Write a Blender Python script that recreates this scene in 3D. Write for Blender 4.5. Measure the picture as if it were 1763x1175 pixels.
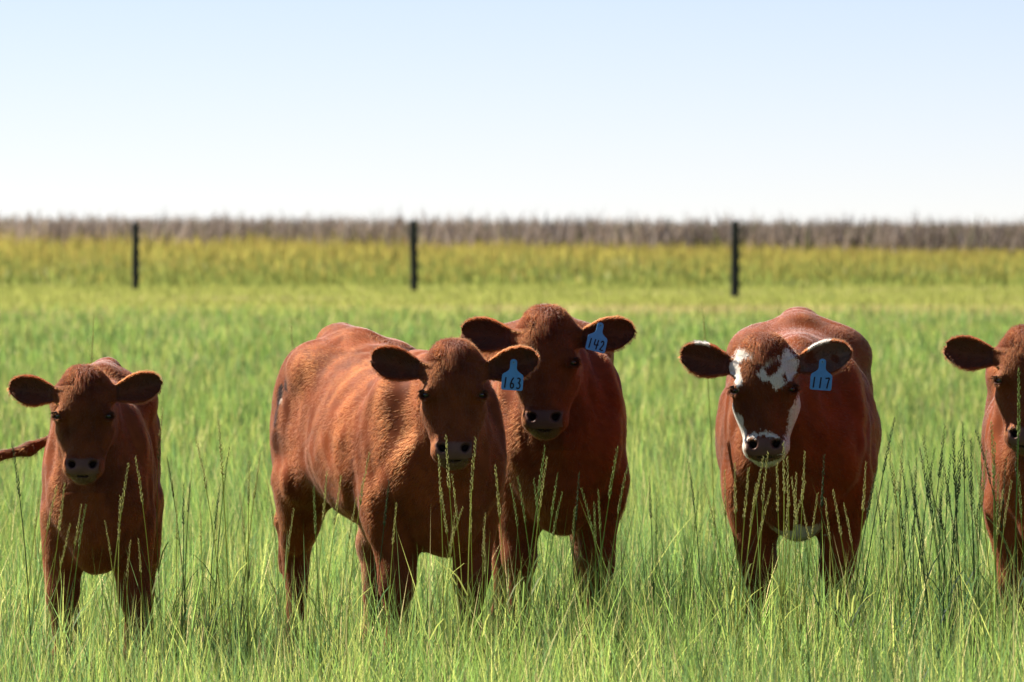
import bpy, math, random
import numpy as np
from mathutils import Vector, Matrix

for o in list(bpy.data.objects):
    bpy.data.objects.remove(o, do_unlink=True)
scene = bpy.context.scene
COL = scene.collection
rng = np.random.default_rng(7)
random.seed(7)

# ------------------------------------------------------------------ camera
CAM_H = 1.24
FPX = 13000.0                      # focal length in photo pixels (photo 1763 wide)
HORIZON = 385.0
cam = bpy.data.cameras.new('camera')
cam_o = bpy.data.objects.new('camera', cam)
COL.objects.link(cam_o)
scene.camera = cam_o
cam.sensor_width = 36.0
cam.lens = FPX / 1763.0 * 36.0
cam.clip_start = 0.5
cam.clip_end = 20000.0
cam_o.location = (0, 0, CAM_H)
PITCH = math.atan((587.5 - HORIZON) / FPX)
cam_o.rotation_euler = (math.radians(90) - PITCH, 0, 0)
cam.dof.use_dof = True
cam.dof.focus_distance = 19.5
cam.dof.aperture_fstop = 12.5

# ------------------------------------------------------------------ light
SUN_AZ = math.radians(-57)         # measured from +Y (view direction), negative = to the left
SUN_EL = math.radians(46)
sun_dir = Vector((math.sin(SUN_AZ) * math.cos(SUN_EL), math.cos(SUN_AZ) * math.cos(SUN_EL), math.sin(SUN_EL)))
world = bpy.data.worlds.new('World')
scene.world = world
world.use_nodes = True
wn = world.node_tree
wn.nodes.clear()
w_out = wn.nodes.new('ShaderNodeOutputWorld')
w_bg = wn.nodes.new('ShaderNodeBackground')
sky = wn.nodes.new('ShaderNodeTexSky')
sky.sky_type = 'NISHITA'
sky.sun_disc = False
sky.sun_elevation = SUN_EL
sky.sun_rotation = SUN_AZ
sky.altitude = 0
sky.air_density = 0.55
sky.dust_density = 0.0
sky.ozone_density = 1.5
w_bg.inputs['Strength'].default_value = 0.05
w_tint = wn.nodes.new('ShaderNodeVectorMath')          # even white balance of the hazy sky
w_tint.operation = 'MULTIPLY'
w_tint.inputs[1].default_value = (1.10, 0.98, 1.06)
wn.links.new(sky.outputs[0], w_tint.inputs[0])
wn.links.new(w_tint.outputs[0], w_bg.inputs['Color'])
wn.links.new(w_bg.outputs[0], w_out.inputs['Surface'])

sun = bpy.data.lights.new('sun', 'SUN')
sun.energy = 5.0
sun.angle = math.radians(0.53)
sun.color = (1.0, 0.93, 0.82)
sun_o = bpy.data.objects.new('sun', sun)
COL.objects.link(sun_o)
sun_o.rotation_euler = (-sun_dir).to_track_quat('-Z', 'Y').to_euler()

scene.view_settings.view_transform = 'Standard'
scene.view_settings.look = 'None'
scene.view_settings.exposure = 1.25
scene.view_settings.gamma = 1.0
scene.view_settings.use_curve_mapping = False
scene.render.engine = 'CYCLES'
scene.cycles.use_denoising = True
scene.cycles.max_bounces = 8
scene.cycles.transparent_max_bounces = 8
scene.cycles.diffuse_bounces = 2
scene.cycles.glossy_bounces = 4
scene.cycles.transmission_bounces = 5
scene.cycles_curves.shape = 'RIBBONS'


def P(px, py, d):
    """place in the field seen at photo pixel (px, py), d metres away (flat world, near-level camera)"""
    return np.array([(px - 881.5) / FPX * d, d, CAM_H - (py - HORIZON) / FPX * d])


# ------------------------------------------------------------------ materials
def new_mat(name):
    m = bpy.data.materials.new(name)
    m.use_nodes = True
    nt = m.node_tree
    nt.nodes.clear()
    out = nt.nodes.new('ShaderNodeOutputMaterial')
    return m, nt, out


def N(nt, t, **kw):
    n = nt.nodes.new(t)
    for k, v in kw.items():
        if k in n.inputs:
            n.inputs[k].default_value = v
        else:
            setattr(n, k, v)
    return n


def plain(name, col, rough=0.6, noise=0.15, scale=30.0, spec=0.3, bump=0.0):
    m, nt, out = new_mat(name)
    b = N(nt, 'ShaderNodeBsdfPrincipled', Roughness=rough)
    b.inputs['Specular IOR Level'].default_value = spec
    tc = N(nt, 'ShaderNodeTexCoord')
    nz = N(nt, 'ShaderNodeTexNoise', Scale=scale, Detail=5.0)
    nt.links.new(tc.outputs['Object'], nz.inputs['Vector'])
    r = N(nt, 'ShaderNodeValToRGB')
    c = np.array(col)
    r.color_ramp.elements[0].position = 0.3
    r.color_ramp.elements[1].position = 0.7
    r.color_ramp.elements[0].color = (*np.clip(c * (1 - noise), 0, 1), 1)
    r.color_ramp.elements[1].color = (*np.clip(c * (1 + noise), 0, 1), 1)
    nt.links.new(nz.outputs['Fac'], r.inputs['Fac'])
    nt.links.new(r.outputs['Color'], b.inputs['Base Color'])
    if bump:
        bp = N(nt, 'ShaderNodeBump', Strength=bump, Distance=0.01)
        nt.links.new(nz.outputs['Fac'], bp.inputs['Height'])
        nt.links.new(bp.outputs['Normal'], b.inputs['Normal'])
    nt.links.new(b.outputs[0], out.inputs['Surface'])
    return m


def leaf_mat(name, trans=0.45, rough=0.45, spec=0.25, tint=(0.96, 0.94, 0.72)):
    m, nt, out = new_mat(name)
    at = N(nt, 'ShaderNodeAttribute', attribute_name='col')
    b = N(nt, 'ShaderNodeBsdfPrincipled', Roughness=rough)
    b.inputs['Specular IOR Level'].default_value = spec
    tr = N(nt, 'ShaderNodeBsdfTranslucent')
    mul = N(nt, 'ShaderNodeMix', data_type='RGBA', blend_type='MULTIPLY')
    mul.inputs['Factor'].default_value = 1.0
    nt.links.new(at.outputs['Color'], mul.inputs['A'])
    mul.inputs['B'].default_value = (*tint, 1)
    nt.links.new(mul.outputs['Result'], tr.inputs['Color'])
    nt.links.new(at.outputs['Color'], b.inputs['Base Color'])
    mx = N(nt, 'ShaderNodeMixShader')
    mx.inputs[0].default_value = trans
    nt.links.new(b.outputs[0], mx.inputs[1])
    nt.links.new(tr.outputs[0], mx.inputs[2])
    nt.links.new(mx.outputs[0], out.inputs['Surface'])
    return m


M_GRASS = leaf_mat('grass_blades', trans=0.72, rough=0.5, spec=0.15)
M_DRY = leaf_mat('dry_stalks', trans=0.25, rough=0.7, spec=0.1, tint=(1.0, 0.95, 0.9))


def hide_mat():
    m, nt, out = new_mat('calf_hide')
    at = N(nt, 'ShaderNodeAttribute', attribute_name='col')
    wet = N(nt, 'ShaderNodeAttribute', attribute_name='bare')
    b = N(nt, 'ShaderNodeBsdfPrincipled')
    b.inputs['Specular IOR Level'].default_value = 0.06
    b.inputs['Sheen Weight'].default_value = 0.06
    b.inputs['Sheen Roughness'].default_value = 0.4
    b.inputs['Sheen Tint'].default_value = (0.9, 0.6, 0.45, 1)
    tc = N(nt, 'ShaderNodeTexCoord')
    nz = N(nt, 'ShaderNodeTexNoise', Scale=220.0, Detail=2.0)
    nt.links.new(tc.outputs['Object'], nz.inputs['Vector'])
    mr = N(nt, 'ShaderNodeMapRange')
    mr.inputs['To Min'].default_value = 0.9
    mr.inputs['To Max'].default_value = 1.1
    nt.links.new(nz.outputs['Fac'], mr.inputs['Value'])
    vm = N(nt, 'ShaderNodeVectorMath', operation='SCALE')
    nt.links.new(at.outputs['Color'], vm.inputs[0])
    nt.links.new(mr.outputs['Result'], vm.inputs['Scale'])
    nt.links.new(vm.outputs[0], b.inputs['Base Color'])
    rr = N(nt, 'ShaderNodeMapRange')
    rr.inputs['To Min'].default_value = 0.62
    rr.inputs['To Max'].default_value = 0.33
    nt.links.new(wet.outputs['Fac'], rr.inputs['Value'])
    nt.links.new(rr.outputs['Result'], b.inputs['Roughness'])
    bp = N(nt, 'ShaderNodeBump', Strength=0.06, Distance=0.002)
    nt.links.new(nz.outputs['Fac'], bp.inputs['Height'])
    nt.links.new(bp.outputs['Normal'], b.inputs['Normal'])
    nt.links.new(b.outputs[0], out.inputs['Surface'])
    return m


def hair_mat():
    m, nt, out = new_mat('calf_hair')
    at = N(nt, 'ShaderNodeAttribute', attribute_name='col')
    h = N(nt, 'ShaderNodeBsdfHairPrincipled')
    h.model = 'CHIANG'
    h.parametrization = 'COLOR'
    nt.links.new(at.outputs['Color'], h.inputs['Color'])
    h.inputs['Roughness'].default_value = 0.6
    h.inputs['IOR'].default_value = 1.36
    h.inputs['Radial Roughness'].default_value = 0.6
    if 'Random Roughness' in h.inputs:
        h.inputs['Random Roughness'].default_value = 0.2
    nt.links.new(h.outputs[0], out.inputs['Surface'])
    return m


M_HIDE = hide_mat()
M_HAIR = hair_mat()
M_EYE = plain('wet_dark_eye', (0.006, 0.004, 0.004), rough=0.05, noise=0.05, spec=0.6)
M_LASH = plain('eyelash', (0.012, 0.007, 0.005), rough=0.5)
M_TAG = plain('blue_tag_plastic', (0.075, 0.26, 0.52), rough=0.38, noise=0.08, scale=60, spec=0.45)
M_TAGNECK = plain('dull_blue_plastic', (0.14, 0.31, 0.42), rough=0.5, noise=0.15, scale=80)
M_INK = plain('black_marker_ink', (0.008, 0.008, 0.015), rough=0.5)
M_POST = plain('tarred_post', (0.022, 0.021, 0.024), rough=0.8, noise=0.4, scale=14, bump=0.3)
M_CLIP = plain('dark_insulator', (0.03, 0.03, 0.035), rough=0.5)


# ------------------------------------------------------------------ mesh helpers
def mesh_from(name, v, f, mat, cols=None, smooth=True, extra=None):
    """v (n,3); f (m,3) or (m,4) int"""
    v = np.asarray(v, np.float32)
    f = np.asarray(f, np.int32)
    k = f.shape[1]
    me = bpy.data.meshes.new(name)
    me.vertices.add(len(v))
    me.vertices.foreach_set('co', v.ravel())
    me.loops.add(f.size)
    me.loops.foreach_set('vertex_index', f.ravel())
    me.polygons.add(len(f))
    me.polygons.foreach_set('loop_start', np.arange(0, f.size, k, dtype=np.int32))
    me.polygons.foreach_set('loop_total', np.full(len(f), k, np.int32))
    if smooth:
        me.polygons.foreach_set('use_smooth', np.ones(len(f), bool))
    if cols is not None:
        a = me.attributes.new('col', 'FLOAT_COLOR', 'POINT')
        c = np.ones((len(v), 4), np.float32)
        c[:, :3] = cols
        a.data.foreach_set('color', c.ravel())
    for nm, arr in (extra or {}).items():
        a = me.attributes.new(nm, 'FLOAT', 'POINT')
        a.data.foreach_set('value', np.asarray(arr, np.float32))
    me.materials.append(mat)
    me.update(calc_edges=True)
    me.validate()
    return me


def link(name, data, parent=None, label=None, cat=None, group=None, kind=None):
    o = bpy.data.objects.new(name, data)
    COL.objects.link(o)
    if parent is not None:
        o.parent = parent
    for k, val in (('label', label), ('category', cat), ('group', group), ('kind', kind)):
        if val:
            o[k] = val
    return o


def snoise(p, f=1.0, seed=0):
    """cheap smooth 3-D noise, about -1..1"""
    r = np.random.default_rng(seed + 100)
    out = np.zeros(len(p))
    amp = 0
    for i in range(7):
        k = r.normal(size=3)
        k = k / np.linalg.norm(k) * f * (0.7 + 1.6 * r.random())
        a = 1.0 / (1 + 0.25 * i)
        out += a * np.sin(p @ k * 6.283 + r.random() * 6.283 + 1.3 * np.sin(p @ (k[[1, 2, 0]]) * 4.1))
        amp += a
    return out / amp * 1.8


def norm(a):
    return a / np.maximum(np.linalg.norm(a, axis=-1, keepdims=True), 1e-9)


# ------------------------------------------------------------------ ground
def ground_mat():
    m, nt, out = new_mat('pasture_soil_and_turf')
    b = N(nt, 'ShaderNodeBsdfPrincipled', Roughness=0.9)
    b.inputs['Specular IOR Level'].default_value = 0.1
    geo = N(nt, 'ShaderNodeNewGeometry')
    sep = N(nt, 'ShaderNodeSeparateXYZ')
    nt.links.new(geo.outputs['Position'], sep.inputs[0])
    n1 = N(nt, 'ShaderNodeTexNoise', Scale=0.12, Detail=6.0)
    nt.links.new(geo.outputs['Position'], n1.inputs['Vector'])
    n2 = N(nt, 'ShaderNodeTexNoise', Scale=2.2, Detail=8.0)
    nt.links.new(geo.outputs['Position'], n2.inputs['Vector'])
    # wobble the borders between strips of land
    ma = N(nt, 'ShaderNodeMath', operation='MULTIPLY_ADD')
    nt.links.new(n1.outputs['Fac'], ma.inputs[0])
    ma.inputs[1].default_value = 14.0
    nt.links.new(sep.outputs['Y'], ma.inputs[2])
    mr = N(nt, 'ShaderNodeMapRange')
    mr.inputs['From Min'].default_value = 7.0
    mr.inputs['From Max'].default_value = 307.0
    nt.links.new(ma.outputs[0], mr.inputs['Value'])
    rp = N(nt, 'ShaderNodeValToRGB')
    e = rp.color_ramp.elements
    stops = [(0.0, (0.055, 0.085, 0.016)), (0.27, (0.075, 0.115, 0.022)), (0.315, (0.09, 0.13, 0.026)),
             (0.335, (0.40, 0.34, 0.16)), (0.36, (0.33, 0.32, 0.11)), (0.385, (0.24, 0.29, 0.07)), (0.45, (0.21, 0.27, 0.06)),
             (0.56, (0.17, 0.18, 0.04)), (0.68, (0.17, 0.15, 0.04)), (0.71, (0.22, 0.17, 0.14)), (1.0, (0.24, 0.19, 0.16))]
    while len(e) < len(stops):
        e.new(0.5)
    for el, (p, c) in zip(e, stops):
        el.position = p
        el.color = (*c, 1)
    nt.links.new(mr.outputs['Result'], rp.inputs['Fac'])
    m2 = N(nt, 'ShaderNodeMapRange')
    m2.inputs['From Min'].default_value = 0.3
    m2.inputs['From Max'].default_value = 0.7
    m2.inputs['To Min'].default_value = 0.65
    m2.inputs['To Max'].default_value = 1.3
    nt.links.new(n2.outputs['Fac'], m2.inputs['Value'])
    sc = N(nt, 'ShaderNodeVectorMath', operation='SCALE')
    nt.links.new(rp.outputs['Color'], sc.inputs[0])
    nt.links.new(m2.outputs['Result'], sc.inputs['Scale'])
    nt.links.new(sc.outputs[0], b.inputs['Base Color'])
    nt.links.new(b.outputs[0], out.inputs['Surface'])
    return m


def build_ground():
    xs = np.concatenate([[-3000, -400, -100], np.linspace(-40, 40, 81), [100, 400, 3000]])
    ys = np.concatenate([[-500, -50], np.linspace(0, 240, 241), [300, 600, 1500, 6000]])
    X, Y = np.meshgrid(xs, ys)
    p = np.stack([X.ravel(), Y.ravel(), np.zeros(X.size)], 1)
    fade = np.clip((Y.ravel() - 40) / 40, 0, 1) * (np.abs(X.ravel()) < 60) * (Y.ravel() < 250)
    p[:, 2] = snoise(p, 0.06, 3) * 0.03 * fade
    nx = len(xs)
    i = np.arange(len(ys) - 1)[:, None] * nx + np.arange(nx - 1)[None]
    i = i.ravel()
    f = np.stack([i, i + 1, i + nx + 1, i + nx], 1)
    me = mesh_from('ground', p, f, ground_mat())
    link('ground', me, kind='structure', label='flat pasture ground running out to the horizon')


build_ground()


# ------------------------------------------------------------------ grass
def blades(name, base, h, w, lean, bend, cb, ct, mat, label, rows=3, yaw=None):
    """one mesh of curved tapering blades"""
    n = len(base)
    az = rng.random(n) * 6.283
    ld = np.stack([np.cos(az), np.sin(az), np.zeros(n)], 1)
    ya = rng.random(n) * 6.283 if yaw is None else yaw
    wd = np.stack([np.cos(ya), np.sin(ya), np.zeros(n)], 1)
    V, C = [], []
    ts = np.linspace(0, 1, rows + 1)
    for t in ts:
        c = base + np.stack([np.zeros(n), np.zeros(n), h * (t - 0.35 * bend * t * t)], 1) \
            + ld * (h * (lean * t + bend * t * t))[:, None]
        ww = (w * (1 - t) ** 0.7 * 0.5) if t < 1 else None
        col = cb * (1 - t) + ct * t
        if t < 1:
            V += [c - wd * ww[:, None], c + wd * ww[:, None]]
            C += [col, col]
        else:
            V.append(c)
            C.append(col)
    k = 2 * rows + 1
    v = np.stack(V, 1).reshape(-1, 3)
    cc = np.stack(C, 1).reshape(-1, 3)
    tri = []
    for r in range(rows - 1):
        a = 2 * r
        tri += [(a, a + 1, a + 3), (a, a + 3, a + 2)]
    a = 2 * (rows - 1)
    tri.append((a, a + 1, a + 2))
    tri = np.array(tri)
    f = (np.arange(n)[:, None, None] * k + tri[None]).reshape(-1, 3)
    me = mesh_from(name, v, f, mat, cols=cc, smooth=False)
    return link(name, me, kind='stuff', label=label)


def scatter(y0, y1, dens, margin):
    """points in the wedge of field in view, with a margin to both sides"""
    ymid = np.linspace(y0, y1, 400)
    wid = 0.1356 * ymid + 2 * margin
    cdf = np.cumsum(wid)
    cdf /= cdf[-1]
    n = int(np.trapz(wid, ymid) * dens)
    y = np.interp(rng.random(n), cdf, ymid)
    x = (rng.random(n) - 0.5) * (0.1356 * y + 2 * margin)
    return np.stack([x, y, np.zeros(n)], 1)


GREEN = np.array([0.185, 0.29, 0.078])
YELLOW = np.array([0.375, 0.39, 0.135])
BLUE = np.array([0.115, 0.20, 0.095])
STRAW = np.array([0.46, 0.40, 0.23])
DARK = np.array([0.04, 0.075, 0.02])


def grass_cols(p, n, straw=0.03, blue=0.36):
    a = rng.random(n) + 0.35 * snoise(p, 0.35, 11) + 0.25 * snoise(p, 1.6, 13)
    b = rng.random(n)
    col = np.where((a > 0.55)[:, None], YELLOW, GREEN)
    bl = b + 0.3 * snoise(p, 0.3, 12) + 0.25 * snoise(p, 1.9, 15) < blue
    col = np.where(bl[:, None], BLUE, col)
    mixr = rng.random((n, 1))
    col = col * (0.55 + 0.45 * mixr) + GREEN * (0.45 - 0.45 * mixr)
    col = np.where((rng.random(n) < straw)[:, None], STRAW, col)
    return col * (0.6 + 0.9 * rng.random((n, 1))) * np.clip(1.05 + 0.18 * snoise(p, 0.9, 14), .6, 1.5)[:, None]


def build_grass():
    # near pasture, around and in front of the calves
    p = scatter(13.5, 32.0, 1050, 1.1)
    n = len(p)
    tall = 0.80 + 0.22 * snoise(p, 0.8, 21) + 0.15 * snoise(p, 3.5, 27) + 0.12 * np.clip(p[:, 0] / 1.2, -1, 1)
    h = (0.17 + 0.22 * rng.random(n) ** 0.8) * tall + 0.03
    up = rng.random(n) < 0.12
    h = np.where(up, h * 1.3, h)
    w = 0.0022 + 0.003 * rng.random(n)
    lean = 0.03 + 0.45 * rng.random(n) ** 2
    bend = 0.35 * rng.random(n) ** 2
    ct = grass_cols(p, n, 0.08) * 1.25
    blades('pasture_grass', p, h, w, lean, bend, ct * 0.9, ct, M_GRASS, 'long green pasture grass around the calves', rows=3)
    # pasture behind
    p = scatter(32.0, 60.0, 330, 1.5)
    n = len(p)
    h = (0.08 + 0.15 * rng.random(n)) * (0.9 + 0.3 * snoise(p, 0.35, 22))
    w = 0.005 + 0.006 * rng.random(n)
    ct = grass_cols(p, n, 0.09, 0.22) * 1.12
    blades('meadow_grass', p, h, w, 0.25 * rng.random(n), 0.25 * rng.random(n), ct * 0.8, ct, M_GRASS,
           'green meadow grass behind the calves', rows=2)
    p = scatter(60.0, 108.0, 130, 2.0)
    p = p[rng.random(len(p)) < np.clip(0.55 - (p[:, 1] - 92 - 6 * snoise(p, 0.1, 24)) / 18, 0, 1)]
    n = len(p)
    h = (0.10 + 0.14 * rng.random(n)) * (0.9 + 0.3 * snoise(p, 0.2, 23))
    w = 0.010 + 0.010 * rng.random(n)
    ct = grass_cols(p, n, 0.07, 0.27) * 1.15
    blades('far_meadow_grass', p, h, w, 0.25 * rng.random(n), 0.2 * rng.random(n), ct * 0.8, ct, M_GRASS,
           'darker green meadow grass before the mown strip', rows=2)
    # mown strip
    p = scatter(82.0, 150.0, 70, 2.5)
    n = len(p)
    h = 0.05 + 0.08 * rng.random(n)
    dry = snoise(p * np.array([1, 2.2, 1]), 0.06, 31) + 0.35 * rng.normal(size=n) + np.where(p[:, 1] < 108, 0.25, -0.7)
    ct = np.where((dry > 0.12)[:, None], STRAW * 1.0, YELLOW * 0.95 * (0.8 + 0.4 * rng.random((n, 1))))
    blades('mown_grass', p, h, 0.02 + 0.015 * rng.random(n), 0.3 * rng.random(n), 0.2 * rng.random(n), ct * 0.85, ct, M_GRASS,
           'short light green mown grass before the fence posts', rows=1)
    # green-to-yellow flowering weeds beyond the posts
    p = scatter(112.0, 207.0, 46, 4.0)
    edge = p[:, 1] - 145 - 7 * snoise(p, 0.12, 45)
    p = p[rng.random(len(p)) < np.clip(0.4 + edge / 20, 0.03, 1)]
    n = len(p)
    cl = 0.6 * snoise(p, 0.45, 46) + 0.6 * snoise(p, 0.13, 47)
    t = np.clip((p[:, 1] - 134) / 73, 0, 1)
    h = (0.08 + 0.66 * t ** 0.8) * (0.6 + 0.6 * rng.random(n)) * (1 + 0.30 * cl) * (1 - 0.28 * np.clip(p[:, 0] / 14, -1, 1) * t)
    g = np.array([0.21, 0.245, 0.08]) * (0.75 + 0.5 * rng.random((n, 1)))
    yl = np.array([0.40, 0.335, 0.10]) * (0.75 + 0.5 * rng.random((n, 1)))
    rust = np.array([0.45, 0.28, 0.12])
    fl = rng.random(n) < np.clip(0.05 + 1.1 * (t - 0.12) + 0.5 * cl, 0, 1)
    ct = np.where(fl[:, None], yl, g)
    ct = ct * np.clip(1 + 0.35 * snoise(p, 0.6, 48), .45, 1.7)[:, None]
    ct = np.where((rng.random(n) < 0.12 * t)[:, None], rust, ct)
    pale = (rng.random(n) < 0.25) & (snoise(p, 0.09, 43) > 0.75) & (t < 0.5)
    ct = np.where(pale[:, None], np.array([0.42, 0.42, 0.26]), ct)
    blades('flowering_weeds', p, h, 0.03 + 0.04 * rng.random(n), 0.2 * rng.random(n), 0.15 * rng.random(n), g, ct, M_GRASS,
           'yellow flowering weeds between the fence posts and the brown field', rows=2)
    # standing dead crop stalks on the skyline
    p = scatter(205.0, 262.0, 16, 6.0)
    n = len(p)
    clump = 0.6 * snoise(p, 0.16, 51) + 0.8 * snoise(p, 0.7, 52)
    h = (1.18 + 0.16 * clump + 0.18 * rng.normal(size=n)) - 0.10 * np.clip(p[:, 0] / 14, -1.2, 1.2)
    h = np.clip(h, 0.5, 1.55) + np.where(rng.random(n) < 0.06, 0.15 + 0.25 * rng.random(n), 0)
    c0 = np.array([0.33, 0.265, 0.205])
    var = (0.4 + 0.95 * rng.random((n, 1))) * (1 + 0.45 * clump[:, None])
    ct = c0 * np.clip(var, 0.3, 1.9) * (1 - 0.18 * np.clip(p[:, 0] / 14, -1, 1))[:, None]
    ct = np.where((rng.random(n) < 0.12)[:, None], np.array([0.46, 0.39, 0.33]), ct)
    ct = np.where((rng.random(n) < 0.08)[:, None], np.array([0.16, 0.17, 0.07]), ct)
    blades('dead_crop_stalks', p, h, 0.06 + 0.13 * rng.random(n), 0.5 * rng.random(n) ** 2, 0.3 * rng.random(n), ct * 0.9, ct, M_DRY,
           'brown dead crop stalks standing along the skyline', rows=2)


build_grass()


# ------------------------------------------------------------------ fence posts
def build_post(px, py, top, d, label, tilt):
    b = P(px, py, d)
    H = (py - top) / FPX * d
    root = link('fence_post', None, label=label, cat='fence post', group='dark posts of the far fence')
    root.location = (b[0], b[1], 0)
    root.rotation_euler = (0, math.radians(tilt), random.random() * 3)
    k, r0 = 12, 0.062
    v, f = [], []
    zs = [-0.05, 0.0, 0.3, 0.6, 0.9, H - 0.03, H]
    for j, z in enumerate(zs):
        rr = r0 * (1.06 - 0.10 * z / H) * (0.8 if j == len(zs) - 1 else 1)
        for i in range(k):
            a = i / k * 6.283
            q = rr * (1 + 0.06 * math.sin(3 * a + z * 4) + 0.03 * random.random())
            v.append((q * math.cos(a), q * math.sin(a), z + (0.012 * math.cos(a) if j == len(zs) - 1 else 0)))
    for j in range(len(zs) - 1):
        for i in range(k):
            f.append((j * k + i, j * k + (i + 1) % k, (j + 1) * k + (i + 1) % k, (j + 1) * k + i))
    c = len(v)
    v.append((0, 0, H + 0.004))
    for i in range(k):
        f.append(((len(zs) - 1) * k + i, (len(zs) - 1) * k + (i + 1) % k, c, c))
    me = bpy.data.meshes.new('post_shaft')
    me.from_pydata(v, [], [tuple(dict.fromkeys(q)) for q in f])
    me.materials.append(M_POST)
    link('shaft', me, root)
    for i, z in enumerate((0.28, 0.5, 0.72, 0.94, 1.13)):
        me = bpy.data.meshes.new('wire_clip')
        x0, x1 = 0.055, 0.095
        vv = [(x, y, zz) for x in (x0, x1) for y in (-0.015, 0.015) for zz in (z - 0.03, z + 0.03)]
        vv = [(x - (0.012 if (x == x1 and zz > z) else 0), y, zz) for x, y, zz in vv]
        ff = [(0, 1, 3, 2), (4, 6, 7, 5), (0, 4, 5, 1), (2, 3, 7, 6), (0, 2, 6, 4), (1, 5, 7, 3)]
        me.from_pydata(vv, [], ff)
        me.materials.append(M_CLIP)
        link('wire_clip', me, root)
    root.rotation_euler[2] = -0.2
    return root


build_post(233, 503, 383, 16120 / (503 - 385), 'dark fence post above the small calf on the far left', 0.4)
build_post(713, 507, 380, 16120 / (507 - 385), 'middle of the three dark fence posts', -0.6)
build_post(1265, 518, 381, 16120 / (518 - 385), 'nearest dark fence post, above the white-faced calf', 0.3)


# ------------------------------------------------------------------ implicit-surface modelling
class Field:
    """smooth union / subtraction of soft primitives"""

    def __init__(self):
        self.ops = []

    def add(self, fn, lo, hi, k=0.03, op='u'):
        self.ops.append((fn, np.array(lo, float), np.array(hi, float), k, op))

    def cone(self, a, b, ra, rb, k=0.03, op='u'):
        a, b = np.array(a, float), np.array(b, float)
        ab = b - a
        L2 = max(ab @ ab, 1e-9)

        def fn(p):
            t = np.clip((p - a) @ ab / L2, 0, 1)
            return np.linalg.norm(p - a - t[:, None] * ab, axis=1) - (ra + (rb - ra) * t)
        r = max(ra, rb)
        self.add(fn, np.minimum(a, b) - r, np.maximum(a, b) + r, k, op)

    def ell(self, c, r, R=None, k=0.03, op='u'):
        c, r = np.array(c, float), np.array(r, float)
        R = np.eye(3) if R is None else R        # columns = axes

        def fn(p):
            q = (p - c) @ R
            k0 = np.linalg.norm(q / r, axis=1)
            k1 = np.linalg.norm(q / (r * r), axis=1)
            return k0 * (k0 - 1) / np.maximum(k1, 1e-6)
        e = np.sqrt(((R * r) ** 2).sum(1))
        self.add(fn, c - e, c + e, k, op)

    def __call__(self, p, margin=0.09):
        d = np.full(len(p), margin)
        for fn, lo, hi, k, op in self.ops:
            m = np.all((p > lo - margin) & (p < hi + margin), axis=1)
            idx = np.nonzero(m)[0]
            if not len(idx):
                continue
            e = fn(p[idx])
            c = d[idx]
            if op == 'u':
                h = np.maximum(k - np.abs(c - e), 0) / k
                d[idx] = np.minimum(c, e) - h * h * k * 0.25
            else:
                h = np.maximum(k - np.abs(c + e), 0) / k
                d[idx] = np.maximum(c, -e) + h * h * k * 0.25
        return d


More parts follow.
